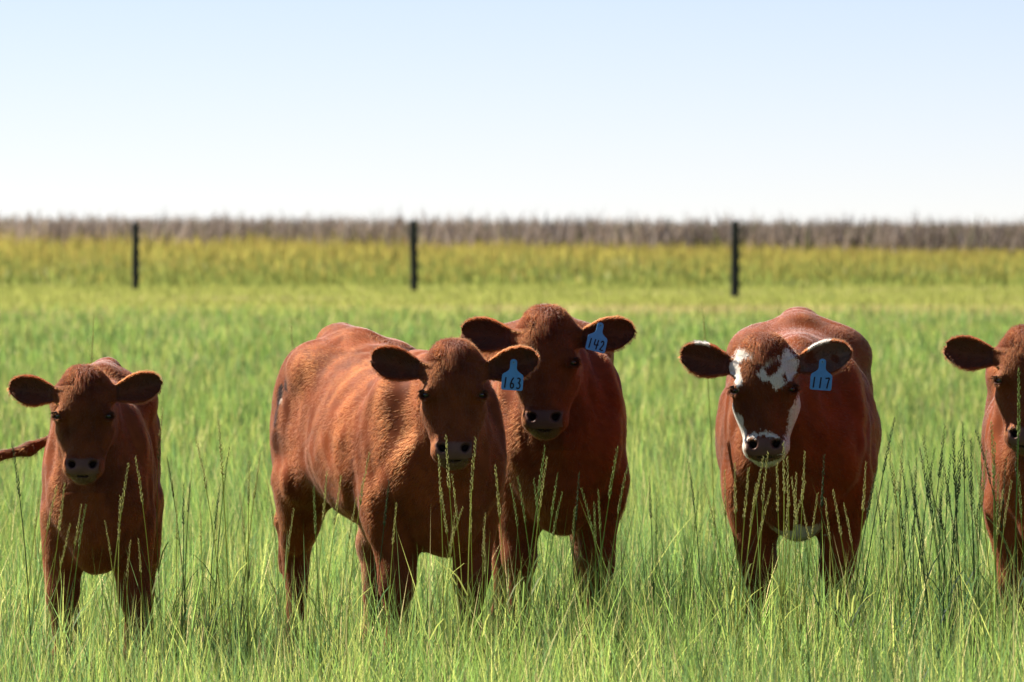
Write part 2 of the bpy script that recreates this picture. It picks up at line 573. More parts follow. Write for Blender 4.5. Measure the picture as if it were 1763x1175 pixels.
def surface_net(F, org, axes, size, h, keep=None):
    """mesh the zero set of F in an oriented box; keep(points)->mask selects the cells to mesh"""
    nb = 4
    n = [int(math.ceil(s / h / nb)) * nb + 1 for s in size]
    H = h * nb
    cn = [(k - 1) // nb for k in n]

    def wp(g):
        return org + (g * h) @ axes            # axes rows = world directions
    gc = np.stack(np.meshgrid(*[np.arange(c) for c in cn], indexing='ij'), -1).reshape(-1, 3)
    dc = F(wp(gc * nb + nb / 2.0))
    act = np.abs(dc) < H * 1.35
    val = np.repeat(np.repeat(np.repeat(dc.reshape(cn), nb, 0), nb, 1), nb, 2)
    full = np.full(n, 0.09)
    full[:-1, :-1, :-1] = val
    ga = gc[act] * nb
    off = np.stack(np.meshgrid(*[np.arange(nb + 1)] * 3, indexing='ij'), -1).reshape(-1, 3)
    g = (ga[:, None] + off[None]).reshape(-1, 3)
    flat = np.unique(np.ravel_multi_index(g.T, n))
    g = np.stack(np.unravel_index(flat, n), 1)
    full.ravel()[flat] = F(wp(g))
    s = full < 0
    c = None
    cnt = np.zeros([k - 1 for k in n], np.int8)
    for i in (0, 1):
        for j in (0, 1):
            for k in (0, 1):
                cnt += s[i:n[0] - 1 + i, j:n[1] - 1 + j, k:n[2] - 1 + k]
    cells = np.argwhere((cnt > 0) & (cnt < 8))
    acc = np.zeros((len(cells), 3))
    num = np.zeros(len(cells))
    corner = [(i, j, k) for i in (0, 1) for j in (0, 1) for k in (0, 1)]
    cv = [full[cells[:, 0] + i, cells[:, 1] + j, cells[:, 2] + k] for i, j, k in corner]
    for a in range(8):
        for ax in range(3):
            if corner[a][ax] == 0:
                b = list(corner[a])
                b[ax] = 1
                bi = corner.index(tuple(b))
                va, vb = cv[a], cv[bi]
                x = (va < 0) != (vb < 0)
                t = np.where(x, va / np.where(np.abs(va - vb) < 1e-12, 1, va - vb), 0)
                pt = np.tile(np.array(corner[a], float), (len(cells), 1))
                pt[:, ax] += t
                acc += pt * x[:, None]
                num += x
    vert = wp(cells + acc / num[:, None])
    vid = np.full([k - 1 for k in n], -1, np.int64)
    vid[tuple(cells.T)] = np.arange(len(cells))
    faces = []
    for ax in range(3):
        u, w = (ax + 1) % 3, (ax + 2) % 3
        sl0, sl1 = [slice(None)] * 3, [slice(None)] * 3
        sl0[ax], sl1[ax] = slice(0, -1), slice(1, None)
        ch = s[tuple(sl0)] != s[tuple(sl1)]
        e = np.argwhere(ch)
        ok = (e[:, u] > 0) & (e[:, w] > 0) & (e[:, u] < n[u] - 1) & (e[:, w] < n[w] - 1)
        e = e[ok]
        inside = s[tuple(e.T)]
        q = []
        for du, dw in ((-1, -1), (0, -1), (0, 0), (-1, 0)):
            cidx = e.copy()
            cidx[:, u] += du
            cidx[:, w] += dw
            q.append(vid[tuple(cidx.T)])
        q = np.stack(q, 1)
        q[~inside] = q[~inside][:, ::-1]
        faces.append(q[(q >= 0).all(1)])
    f = np.concatenate(faces)
    if np.linalg.det(axes) < 0:
        f = f[:, ::-1]
    if keep is not None:
        m = keep(vert)
        f = f[m[f].all(1)]
        used = np.unique(f)
        re = np.full(len(vert), -1)
        re[used] = np.arange(len(used))
        vert, f = vert[used], re[f]
    return vert, f


def relax(v, f, it=2, lam=0.5):
    e = np.concatenate([f[:, [0, 1]], f[:, [1, 2]], f[:, [2, 3]], f[:, [3, 0]]])
    for _ in range(it):
        s = np.zeros_like(v)
        c = np.zeros(len(v))
        for k in range(3):
            s[:, k] = np.bincount(e[:, 0], v[e[:, 1], k], len(v)) + np.bincount(e[:, 1], v[e[:, 0], k], len(v))
        c = np.bincount(e[:, 0], minlength=len(v)) + np.bincount(e[:, 1], minlength=len(v))
        edge = np.zeros(len(v), bool)
        v = v + lam * (s / np.maximum(c, 1)[:, None] - v)
    return v


def vnormals(v, f):
    fn = np.cross(v[f[:, 2]] - v[f[:, 0]], v[f[:, 3]] - v[f[:, 1]])
    n = np.zeros_like(v)
    for k in range(4):
        for a in range(3):
            n[:, a] += np.bincount(f[:, k], fn[:, a], len(v))
    return norm(n)


def in_poly(x, y, poly):
    poly = np.array(poly, float)
    r = np.zeros(len(x), bool)
    j = len(poly) - 1
    for i in range(len(poly)):
        xi, yi = poly[i]
        xj, yj = poly[j]
        c = ((yi > y) != (yj > y)) & (x < (xj - xi) * (y - yi) / (yj - yi + 1e-12) + xi)
        r ^= c
        j = i
    return r


# white face patches, in units of a 850-tall frontal face (x from the mid line at 700, y from the poll at 165)
WHITE = [
    [(545, 240), (620, 258), (632, 300), (560, 292), (522, 322), (515, 360), (545, 430), (540, 470), (510, 502), (490, 470), (440, 425), (425, 370), (465, 310), (490, 270)],
    [(850, 252), (900, 270), (935, 320), (975, 360), (945, 392), (938, 440), (890, 472), (840, 500), (806, 512), (795, 545), (783, 500), (740, 452), (690, 440), (650, 400), (662, 372), (712, 345), (722, 322), (640, 330), (662, 310), (740, 300), (790, 285), (855, 292)],
    [(430, 590), (475, 690), (530, 698), (540, 780), (560, 840), (600, 806), (700, 788), (790, 818), (842, 862), (868, 800), (878, 680), (920, 650), (950, 560), (1000, 600), (985, 760), (930, 900), (860, 965), (830, 1010), (790, 1060), (770, 1180), (600, 1180), (560, 1010), (520, 990), (480, 860), (440, 740)],
]
HOLES = [
    [(722, 352), (770, 318), (832, 318), (832, 360), (770, 416), (733, 405)],
    [(846, 425), (868, 408), (884, 428), (878, 458), (852, 460)],
    [(560, 870), (600, 832), (690, 815), (760, 838), (800, 880), (805, 960), (832, 962), (820, 990), (745, 1015), (650, 1018), (570, 985), (552, 930)],
]

RED = np.array([0.182, 0.0425, 0.0115])
REDDARK = np.array([0.075, 0.019, 0.009])
CREAM = np.array([0.62, 0.57, 0.49])
NOSE = np.array([0.19, 0.092, 0.068])


def torso_fn(girth):
    xs = np.array([-.52, -.47, -.40, -.28, -.14, .0, .14, .27, .37, .45, .51])
    top = np.array([.75, .83, .870, .880, .862, .844, .834, .826, .812, .765, .69])
    bot = np.array([.64, .56, .50, .455, .425, .395, .375, .37, .375, .40, .48])
    hw = np.array([.07, .12, .155, .172, .182, .198, .198, .172, .142, .112, .06]) * girth
    zw = np.array([.70, .68, .66, .63, .615, .60, .60, .605, .60, .585, .58])

    def fn(p):
        x = np.clip(p[:, 0], xs[0], xs[-1])
        T, B, W, Z = (np.interp(x, xs, a) for a in (top, bot, hw, zw))
        hz = np.where(p[:, 2] > Z, T - Z, Z - B)
        ex_ = np.where(p[:, 2] > Z, 2.0, 2.2 - .25 * np.clip((x - .15) / .25, 0, 1))
        q = (np.abs(p[:, 1] / W) ** ex_ + np.abs((p[:, 2] - Z) / hz) ** ex_) ** (1 / ex_)
        d = (q - 1) * np.minimum(W, hz) * 0.92
        ex = np.abs(p[:, 0] - x)
        return np.sqrt(np.maximum(d, 0) ** 2 + ex ** 2) + np.minimum(d, 0)
    return fn, (-.53, -.22 * girth - .02, .35), (.53, .22 * girth + .02, .90)


def make_calf(name, label, chest_px, d, yaw, sc, girth, poll_px, dpoll, L, hyaw, hpitch, hroll=0.0,
              legs=None, tail=None, white=False, tag=None, ears=((0.20, 0.0), (0.20, 0.0)), seed=1, ear_tag_pos=None, strands=180000, poll_hair=1.0, rump_marks=False):
    psi = math.radians(yaw)
    fwd = np.array([math.sin(psi), -math.cos(psi), 0])
    lef = np.array([math.cos(psi), math.sin(psi), 0])
    up = np.array([0, 0, 1.0])
    chest = P(chest_px, 0, d)
    org = np.array([chest[0], chest[1], 0]) - fwd * 0.45 * sc
    B = np.stack([fwd, lef, up])                                   # rows
    W2L = lambda p: (p - org) @ B.T / sc
    poll = W2L(P(*poll_px, d - dpoll))
    # head frame in calf coordinates
    Rz = np.array(Matrix.Rotation(math.radians(hyaw), 3, 'Z'))
    th = math.radians(hpitch)
    Nw = Rz @ np.array([0, -math.cos(th), math.sin(th)])
    Tw = Rz @ np.array([0, -math.sin(th), -math.cos(th)])
    Rr = np.array(Matrix.Rotation(math.radians(hroll), 3, Vector(Nw)))
    Tw = Rr @ Tw
    Sw = np.cross(Tw, Nw) * -1.0
    if Sw[0] < 0:
        Sw = -Sw
    S, Nn, T = (B @ a for a in (Sw, Nw, Tw))
    HR = np.stack([S, Nn, T])                                      # rows
    l = L / sc

    def hp(s, n, t):
        return poll + l * (s * S + n * Nn + t * T)

    F = Field()
    fn, lo, hi = torso_fn(girth)
    F.add(fn, lo, hi, 0.02)
    g = girth
    # shoulders, hips, haunches
    for sd in (-1, 1):
        F.ell((.325, sd * .115 * g, .61), (.10, .058, .19), k=.035)
        F.ell((.425, sd * .100 * g, .565), (.062, .050, .085), k=.04)
        F.ell((.295, sd * .122 * g, .50), (.08, .048, .12), k=.035)
        F.ell((-.27, sd * .11 * g, .80), (.08, .06, .05), k=.09)      # hip bones
        F.ell((-.365, sd * .102 * g, .655), (.140, .082, .190), k=.035)  # haunch
        F.ell((-.445, sd * .085 * g, .60), (.075, .07, .16), k=.05)
        F.ell((-.26, sd * .125 * g, .545), (.065, .045, .085), k=.06)    # stifle
        F.cone((-.30, sd * .12 * g, .50), (-.40, sd * .115, .36), .068, .036, .04)
        F.cone((-.475, sd * .085, .80), (-.50, sd * .075, .74), .035, .025, .04)
    # tail head and spine
    F.cone((-.22, 0, .860), (-.44, 0, .866), .022, .032, .07)
    F.cone((.20, 0, .815), (.34, 0, .800), .03, .036, .05)
    F.ell((-.425, 0, .872), (.055, .036, .034), k=.035)
    # legs: each as joints from the body down
    legs = legs or {}
    for key, sd, front in (('fr', -1, 1), ('fl', 1, 1), ('hr', -1, 0), ('hl', 1, 0)):
        dx, dy = legs.get(key, (0, 0))
        if front:
            y = sd * .098
            el = (.305, sd * .115 * g, .47)
            kn = (.33 + dx * .5, y + dy * .55, .285)
            fe = (.325 + dx, y + dy, .105)
            ho = (.355 + dx, y + dy, .03)
            F.cone(el, kn, .060, .036, .04)
            F.cone((.345, sd * .10, .50), kn, .05, .030, .04)
            F.ell(kn, (.040, .036, .05), k=.025)
            F.cone(kn, fe, .032, .025, .02)
        else:
            y = sd * .105
            hk = (-.445 + dx * .5, y + dy * .55, .345)
            fe = (-.425 + dx, y + dy, .105)
            ho = (-.395 + dx, y + dy, .03)
            F.cone((-.37, sd * .112 * g, .50), hk, .076, .034, .04)
            F.cone((-.455, sd * .10, .55), (hk[0] - .015, hk[1], hk[2] + .025), .03, .019, .03)   # tendon
            F.ell((hk[0] - .006, hk[1], hk[2]), (.043, .034, .05), k=.02)
            F.cone(hk, fe, .034, .027, .02)
        F.ell(fe, (.034, .032, .035), k=.015)
        F.cone(fe, ho, .028, .034, .02)
        F.cone((ho[0] - .012, ho[1], .035), (ho[0] + .02, ho[1], .028), .036, .034, .015)
    # brisket, dewlap
    F.ell((.42, 0, .445), (.085, .068, .09), k=.06)
    # neck
    nape = hp(0, -.36, .20)
    mid = hp(0, -.44, .36)
    thr = hp(0, -.46, .55)
    F.cone((.27, 0, .735), nape, .070, .15 * l, .08)
    F.cone((.34, 0, .645), mid, .105, .18 * l, .08)
    F.cone((.42, 0, .53), thr, .085, .13 * l, .09)
    F.cone((.46, 0, .44), hp(0, -.40, .70), .030, .05 * l, .035)       # dewlap
    # tail
    if tail is None:
        tail = [(-.49, 0, .845), (-.545, -.01, .78), (-.565, -.04, .66), (-.56, -.075, .52), (-.545, -.10, .40), (-.53, -.108, .27)]
        tr = [.027, .024, .018, .016, .024, .010]
    else:
        tr = list(np.interp(np.arange(len(tail)), [0, 1, len(tail) - 2, len(tail) - 1], [.022, .014, .016, .022]))
    for i in range(len(tail) - 1):
        F.cone(tail[i], tail[i + 1], tr[i], tr[i + 1], .02)
    # ---- head (units of head length, s across, n out of the face, t down the face)
    HM = HR.T

    def he(c, r, k=.05, op='u', rot=None):
        A = HM if rot is None else HM @ np.array(rot)
        F.ell(hp(*c), np.array(r) * l, A, k * l, op)

    def hc(a, b, ra, rb, k=.06, op='u'):
        F.cone(hp(*a), hp(*b), ra * l, rb * l, k * l, op)
    he((0, -.185, .235), (.232, .205, .255), .10)
    he((0, -.12, .05), (.155, .125, .095), .10)                    # poll
    for sd in (-1, 1):                                             # slope from the poll to the ear roots
        hc((sd * .07, -.14, .035), (sd * .25, -.215, .185), .085, .07, .09)
    he((0, -.12, .30), (.205, .125, .20), .08)                     # flat forehead
    hc((0, -.135, .36), (0, -.135, .84), .142, .112, .10)          # nasal bridge
    hc((-.05, -.125, .50), (-.055, -.125, .84), .075, .07, .06)
    hc((.05, -.125, .50), (.055, -.125, .84), .075, .07, .06)
    for sd in (-1, 1):
        he((sd * .165, -.30, .48), (.098, .16, .20), .10)          # cheek
        hc((sd * .20, -.23, .54), (sd * .115, -.19, .82), .075, .075, .09)
        hc((sd * .11, -.42, .44), (sd * .055, -.245, .93), .075, .065, .10)
        he((sd * .205, -.105, .395), (.066, .075, .078), .06)      # brow and eye socket
        hc((sd * .215, -.13, .47), (sd * .13, -.15, .66), .045, .05, .06)
        he((sd * .10, -.09, .895), (.074, .082, .082), .05)        # nostril wings
    he((0, -.115, .905), (.160, .115, .096), .06)                  # muzzle
    he((0, -.165, .90), (.176, .125, .108), .08)
    he((0, -.185, 1.0), (.105, .085, .055), .04)                   # chin
    ear_geo = []
    for sd, (upk, twist) in zip((-1, 1), ears):
        e0 = np.array([sd * .20, -.19, .215])
        ed = norm(np.array([sd * 1.0, -.12, -upk]))
        cn_ = norm(np.array([sd * .10, 1.0, .10 + twist]))         # the cup looks forward
        cn_ = norm(cn_ - ed * (cn_ @ ed))
        wd = np.cross(ed, cn_)
        if wd[2] > 0:
            wd = -wd                                               # towards the top of the head
        ear_geo.append((e0, ed, cn_, wd))
        hc(tuple(e0 - cn_ * .02), tuple(e0 + ed * .10 - cn_ * .03), .080, .045, .07)
        A = np.stack([ed, wd, cn_])

        def efn(p, e0=e0, A=A):
            q = ((p - poll) @ HR.T / l - e0) @ A.T
            e = q[:, 0] / .56
            ec = np.clip(e, 0, 1)
            Wt = np.interp(ec, [0, .15, .3, .45, .6, .75, .87, .95, 1.0], [.055, .068, .098, .128, .142, .133, .104, .064, .0])
            Wb = np.interp(ec, [0, .15, .3, .45, .6, .75, .87, .95, 1.0], [.055, .065, .095, .128, .138, .118, .080, .045, .0])
            cy = q[:, 1] + 0.0
            W = np.where(cy > 0, Wt, Wb)
            u = cy / np.maximum(W, .01)
            cup = .075 * u * u * (1 - .25 * ec) - .05 * np.sin(ec * 2.6) - .01
            th_ = .015 - .005 * ec
            a = np.abs(q[:, 2] - cup) - th_
            b = (np.abs(cy) - W)
            c = np.maximum(q[:, 0] - .56, -q[:, 0])
            m = np.maximum(np.maximum(b, c), a)
            o = np.maximum(np.stack([a, np.maximum(b, c)]), 0)
            return (np.linalg.norm(o, axis=0) + np.minimum(m, 0) - .004) * l
        tip = hp(*(e0 + ed * .62))
        base = hp(*e0)
        F.add(efn, np.minimum(tip, base) - .2 * l, np.maximum(tip, base) + .2 * l, .035 * l)
    # carve
    for sd in (-1, 1):
        he((sd * .092, -.015, .885), (.030, .055, .034), .02, 's', rot=np.array(Matrix.Rotation(sd * .5, 3, 'Y')))
        he((sd * .118, -.03, .862), (.022, .05, .020), .02, 's')
    for i in range(-4, 5):
        he((i * .028, -.075 - .012 * abs(i),   .988 - .0018 * i * i), (.022, .06, .0075), .012, 's')
    EYES = [(sd * .236, -.078, .415) for sd in (-1, 1)]
    for c in EYES:
        he(c, (.047, .047, .040), .018, 's')

    for sd, c in zip((-1, 1), EYES):                              # eyelids
        up_ = [(c[0] - sd * .052, c[1] + .036, c[2] + .012), (c[0] - sd * .012, c[1] + .046, c[2] - .030), (c[0] + sd * .036, c[1] + .004, c[2] - .026), (c[0] + sd * .05, c[1] - .04, c[2] + .004)]
        lw_ = [(c[0] - sd * .052, c[1] + .036, c[2] + .012), (c[0] - sd * .004, c[1] + .034, c[2] + .040), (c[0] + sd * .036, c[1] + .0, c[2] + .032), (c[0] + sd * .05, c[1] - .04, c[2] + .004)]
        for pts_, rr_ in ((up_, .0185), (lw_, .0145)):
            for i in range(3):
                hc(pts_[i], pts_[i + 1], rr_, rr_, .012)

    # ---- polygonise: coarse body, fine head
    hb_lo = np.array([-.92, -.56, -.14])
    hb_hi = np.array([.92, .10, 1.12])

    def hco(p):
        return (p - poll) @ HR.T / l

    hh = .0034 / sc
    bh = .0072 / sc

    def in_head(p, grow=0.0):
        q = hco(p)
        return np.all((q > hb_lo - grow) & (q < hb_hi + grow), axis=1)
    v1, f1 = surface_net(F, np.array([-.72, -.42, -.02]), np.eye(3), (1.75, .84, 1.4), bh,
                         keep=lambda p: ~in_head(p, -1.6 * bh / l))
    o2 = poll + l * ((hb_lo - .02) @ HR)
    v2, f2 = surface_net(F, o2, HR, (hb_hi - hb_lo + .04) * l, hh, keep=lambda p: in_head(p))
    v1 = relax(v1, f1, 1, .4)
    v2 = relax(v2, f2, 1, .3)
    n1, n2 = vnormals(v1, f1), vnormals(v2, f2)
    v = np.concatenate([v1, v2])
    f = np.concatenate([f1, f2 + len(v1)])
    nv = np.concatenate([n1, n2])
    # fine relief: soft folds on neck and shoulder, muscle unevenness
    q = hco(v)
    hm = in_head(v, 0.0) & ((np.abs(q[:, 0]) < .36) | ((q[:, 2] < .46) & (q[:, 1] > -.46)))
    head = hm.astype(float) * np.clip((q[:, 1] + .56) / .12, 0, 1)
    bodyw = 1 - head
    fold = np.sin(v[:, 0] * 72 + 16 * v[:, 2] + 1.2 * snoise(v, 2, seed)) * np.exp(-((v[:, 0] - .40) / .11) ** 2) * np.exp(-((v[:, 2] - .68) / .14) ** 2)
    disp = bodyw * (.0042 * snoise(v, 5.5, seed + 1) + .0012 * snoise(v * np.array([1, 1, .45]), 9, seed + 12) * np.clip(.6 + .8 * snoise(v, 2.5, seed + 13), 0, 1.5) + 0 + .0032 * fold)
    ribs = np.sin(v[:, 0] * 88 + v[:, 2] * 10) * np.exp(-((v[:, 0] - .02) / .16) ** 2) * np.exp(-((v[:, 2] - .60) / .12) ** 2)
    disp += bodyw * .0007 * ribs * np.clip(np.abs(v[:, 1]) * 8, 0, 1)
    v = v + nv * (disp * np.clip(v[:, 2] / .3, 0, 1))[:, None]

    # ---- colouring
    nz = snoise(v, 2.2, seed + 5)
    nz2 = snoise(v, 14, seed + 6)
    col = RED * np.clip(1 + .20 * nz + .16 * nz2 + .06 * snoise(v * np.array([1, 1, .45]), 24, seed + 17), .3, 1.8)[:, None]
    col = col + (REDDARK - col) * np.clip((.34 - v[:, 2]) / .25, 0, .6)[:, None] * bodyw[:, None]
    belly = np.clip((.47 - v[:, 2]) / .1, 0, 1) * np.clip((.10 - np.abs(v[:, 1])) / .05, 0, 1) * (v[:, 0] < .3)
    col = col + (np.array([.36, .16, .075]) - col) * (belly * bodyw * .8)[:, None]
    bare = np.zeros(len(v))
    s_, n_, t_ = q.T
    front = head > .3
    # dark poll whorl
    w = np.exp(-((s_ / .14) ** 2 + ((t_ - .10) / .13) ** 2)) * front * (n_ > -.25)
    col = col + (REDDARK * .8 - col) * (w * .55 * np.clip(.6 + nz2, 0, 1))[:, None]
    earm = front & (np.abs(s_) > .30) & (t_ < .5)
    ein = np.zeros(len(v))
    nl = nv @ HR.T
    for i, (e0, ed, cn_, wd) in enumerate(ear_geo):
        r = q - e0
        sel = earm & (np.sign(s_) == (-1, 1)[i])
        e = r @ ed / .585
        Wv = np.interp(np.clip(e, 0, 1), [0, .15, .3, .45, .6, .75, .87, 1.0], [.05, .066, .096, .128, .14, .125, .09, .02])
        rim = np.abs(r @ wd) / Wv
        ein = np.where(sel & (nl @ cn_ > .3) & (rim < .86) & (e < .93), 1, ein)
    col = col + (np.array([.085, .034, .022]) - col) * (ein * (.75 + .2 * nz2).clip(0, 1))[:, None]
    # bare wet nose, nostrils, lips
    nose = (t_ > .825 + .25 * s_ * s_ + .006 * nz2) & (np.abs(s_) < .158) & (n_ > -.135) & front & (t_ < .975 - .5 * s_ * s_)
    col[nose] = NOSE * (1 + .18 * nz2[nose])[:, None]
    lip = front & (t_ >= .955) & (np.abs(s_) < .13) & (n_ > -.16)
    col[lip & ~nose] = np.array([.17, .09, .06])
    bare[nose] = 1.0
    for sd in (-1, 1):
        nd = np.sqrt(((s_ - sd * .098) / .046) ** 2 + ((t_ - .88) / .046) ** 2)
        m = front & (nd < 1) & (n_ > -.2)
        col[m] = col[m] * np.clip(.12 + .9 * (nd[m] - .55) / .45, .1, 1)[:, None]
    # dark rims round the eyes
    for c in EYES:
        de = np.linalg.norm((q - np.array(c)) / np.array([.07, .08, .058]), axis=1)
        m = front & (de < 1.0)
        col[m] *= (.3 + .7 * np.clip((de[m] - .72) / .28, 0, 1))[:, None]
    if white:
        jt = rng.normal(size=(2, len(v))) * 5
        fx = 700 + s_ * 890 + 5 * nz2 + 9 * snoise(v, 45, 3) + jt[0]
        fy = 165 + (t_ * .93 - (n_ + .05) * .33 + .03) * 850 + 9 * snoise(v, 45, 4) + jt[1]
        wm = np.zeros(len(v), bool)
        for pl in WHITE:
            wm |= in_poly(fx, fy, pl)
        for pl in HOLES:
            wm &= ~in_poly(fx, fy, pl)
        chin = front & (t_ > .955) & (n_ < -.1)
        wm = ((wm & front & (n_ > -.36) & (np.abs(s_) < .33) & ~nose) | chin) & ~earm
        col[wm] = CREAM * (1 + .06 * nz2[wm])[:, None]
        ew = earm & (ein > 0) & (s_ > 0) & (nz2 > -.6)
        col[ew] = col[ew] * .8 + CREAM * .09
        ew = earm & (ein < 1) & (t_ < .14 + .03 * nz2) & (s_ > -.60) & (s_ < -.46)
        col[ew] = CREAM
        ew = earm & (ein < 1) & (t_ < .16 + .03 * nz2) & (s_ > .36) & (s_ < .55)
        col[ew] = CREAM * .6
        br = (bodyw > .5) & (v[:, 0] > .30) & (v[:, 2] < .385 + .02 * nz2 + .01 * nz) & (v[:, 2] > .335) & (np.abs(v[:, 1]) < .055 + .02 * nz2)
        col[br] = CREAM * .75
    if rump_marks:
        for cx, cz, rx, rz, dk in ((-.345, .735, .016, .026, .08), (-.305, .755, .013, .018, .08), (-.36, .685, .016, .04, .15), (-.35, .61, .05, .03, .65), (-.33, .66, .07, .10, .85)):
            m = (bodyw > .5) & (v[:, 1] < 0) & (((v[:, 0] - cx) / rx) ** 2 + ((v[:, 2] - cz) / rz) ** 2 < 1 + .3 * nz2)
            col[m] *= dk
        m = (bodyw > .5) & (v[:, 1] < 0) & (((v[:, 0] + .332) / .006) ** 2 + ((v[:, 2] - .712) / .008) ** 2 < 1)
        col[m] = CREAM
    tl = np.clip((-.53 - v[:, 0]) / .03, 0, 1) * np.clip((.75 - v[:, 2]) / .1, 0, 1)
    col = col * (1 - .6 * tl)[:, None]
    hoof = v[:, 2] < .06
    col[hoof] = (.03, .025, .022)
    col = col * (1 - .28 * head * (np.abs(s_) < .33) * ((col[:, 2] < .1)))[:, None]  # naturally darker faces, their colour lowered further to deepen the shade on the fronts
    col = np.clip(col, .004, .9)

    # ---- to the world and into Blender
    root = link(name, None, label=label, cat='calf', group='calves facing the camera')
    root.location = tuple(org)
    root.rotation_euler = (0, 0, math.atan2(fwd[1], fwd[0]))
    vs = v * sc
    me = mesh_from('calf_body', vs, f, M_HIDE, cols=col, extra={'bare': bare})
    body = link('body', me, root)

    # ---- coat of short hair
    vw = (v * sc) @ B + org
    nw = nv @ B
    fa = f
    a0, a1, a2, a3 = (vw[fa[:, i]] for i in range(4))
    area = .5 * np.linalg.norm(np.cross(a2 - a0, a3 - a1), axis=1)
    fc = fa[:, 0]
    view = norm(np.array([0, 0, CAM_H]) - vw[fc])
    facing = (nw[fc] * view).sum(1)
    dens = np.where(facing > -.35, 1.0, .06)
    hf = head[fc] > .3
    dens = np.where(hf, dens * 3.0, dens)
    dens = np.where((v[fc, 2] < .22), dens * .15, dens)
    dens = np.where(bare[fc] > .5, 0, dens)
    nost = np.zeros(len(fc), bool)
    for c in EYES:
        nost |= np.linalg.norm((q[fc] - np.array(c)) / np.array([.06, .07, .05]), axis=1) < .85
    for sd in (-1, 1):
        nost |= hf & (((s_[fc] - sd * .098) / .05) ** 2 + ((t_[fc] - .88) / .05) ** 2 < 1)
    dens[nost] = 0
    earf = earm[fc]
    inner = ein[fc] > .5
    dens = np.where(earf & inner, dens * .35, dens)
    dens = np.where(earf & ~inner, dens * 1.5, dens)
    r2 = np.random.default_rng(seed + 50)
    wgt = area * dens
    cdf = np.cumsum(wgt)
    pick = np.searchsorted(cdf, r2.random(strands) * cdf[-1]).clip(0, len(fa) - 1)
    bu, bv = r2.random((2, strands, 1))
    root_p = (a0[pick] * (1 - bu) + a1[pick] * bu) * (1 - bv) + (a3[pick] * (1 - bu) + a2[pick] * bu) * bv
    i0 = fa[pick, 0]
    nn = norm(nw[fa[pick]].mean(1))
    lp = v[i0]
    # growth direction
    bd = np.tile(np.array([-1, 0, -.45]), (strands, 1))
    legw = np.clip((.46 - lp[:, 2]) / .12, 0, 1)[:, None]
    bd = bd * (1 - legw) + np.array([0, 0, -1.0]) * legw
    bd = bd + .16 * np.stack([snoise(lp, 4, seed + 7), snoise(lp, 4, seed + 8), snoise(lp, 4, seed + 9)], 1)
    hq = q[i0]
    hd = np.stack([hq[:, 0] * 1.2, .05 + 0 * hq[:, 0], np.where(hq[:, 2] < .12, -.3, .8)], 1)
    tuft = np.exp(-((hq[:, 0] / .12) ** 2 + ((hq[:, 2] - .06) / .10) ** 2)) * (hq[:, 1] > -.25) * hf[pick]
    hd = hd + (tuft * 1.2)[:, None] * np.array([0, .5, .6])
    for i, (e0, ed, cn_, wd) in enumerate(ear_geo):
        sel = earf[pick] & (np.sign(hq[:, 0]) == (-1, 1)[i])
        r = (hq - e0)
        hd = np.where(sel[:, None], ed * .6 + np.sign(r @ wd)[:, None] * wd * .8, hd)
    hd = hd @ HR
    hw_ = head[i0][:, None]
    dl = bd * (1 - hw_) + hd * hw_
    dw = dl @ B
    dw = dw - nn * (dw * nn).sum(1, keepdims=True)
    dw = norm(dw + .06 * r2.normal(size=(strands, 3)))
    ln = np.where(hf[pick], .0055, .013) * (.6 + .8 * r2.random(strands))
    ln = np.where(earf[pick], .0085 * (.6 + .9 * r2.random(strands)), ln)
    ln = ln + tuft * .024 * poll_hair * (.5 + r2.random(strands))
    ln = np.where(legw[:, 0] > .6, ln * .6, ln)
    ln *= L / .30
    lift = np.where(earf[pick], .35, .06)[:, None] + tuft[:, None] * .7 + .06 * r2.random((strands, 1))
    p0 = root_p - nn * .0006
    p1 = root_p + (dw * .55 + nn * lift * .55) * ln[:, None]
    p2 = root_p + (dw * 1.0 + nn * lift * .75) * ln[:, None] + np.array([0, 0, -.12]) * ln[:, None]
    pts = np.stack([p0, p1, p2], 1)
    pts = (pts - org) @ B.T
    cu = bpy.data.hair_curves.new('calf_coat')
    cu.add_curves([3] * strands)
    cu.attributes['position'].data.foreach_set('vector', pts.astype(np.float32).ravel())
    ra = cu.attributes.get('radius') or cu.attributes.new('radius', 'FLOAT', 'POINT')
    rad = np.tile(np.array([.00026, .00022, .00007], np.float32), strands)
    ra.data.foreach_set('value', rad)
    ca = cu.attributes.new('col', 'FLOAT_COLOR', 'CURVE')
    cc = np.ones((strands, 4), np.float32)
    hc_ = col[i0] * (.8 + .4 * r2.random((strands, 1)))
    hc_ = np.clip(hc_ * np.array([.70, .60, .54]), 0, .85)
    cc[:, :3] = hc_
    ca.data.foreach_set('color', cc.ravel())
    cu.materials.append(M_HAIR)
    coat = link('coat', cu, root)
    coat['kind'] = 'stuff'

    # ---- eyes and lashes
    def loc(s, n, t):
        return hp(s, n, t) * sc
    for sd, c in zip((-1, 1), EYES):
        cx = (c[0] - sd * .012, c[1] - .008, c[2])
        R = .046 * L
        vv, ff = [], []
        a, b = 10, 16
        for i in range(a + 1):
            for j in range(b):
                x = math.pi * i / a
                y = 2 * math.pi * j / b
                vv.append(np.array(loc(*cx)) + R * (math.sin(x) * math.cos(y) * S + math.sin(x) * math.sin(y) * T * .92 + math.cos(x) * Nn))
        for i in range(a):
            for j in range(b):
                ff.append((i * b + j, i * b + (j + 1) % b, (i + 1) * b + (j + 1) % b, (i + 1) * b + j))
        eye = link('eye', mesh_from('eye', vv, ff, M_EYE), root)
        vv, ff = [], []
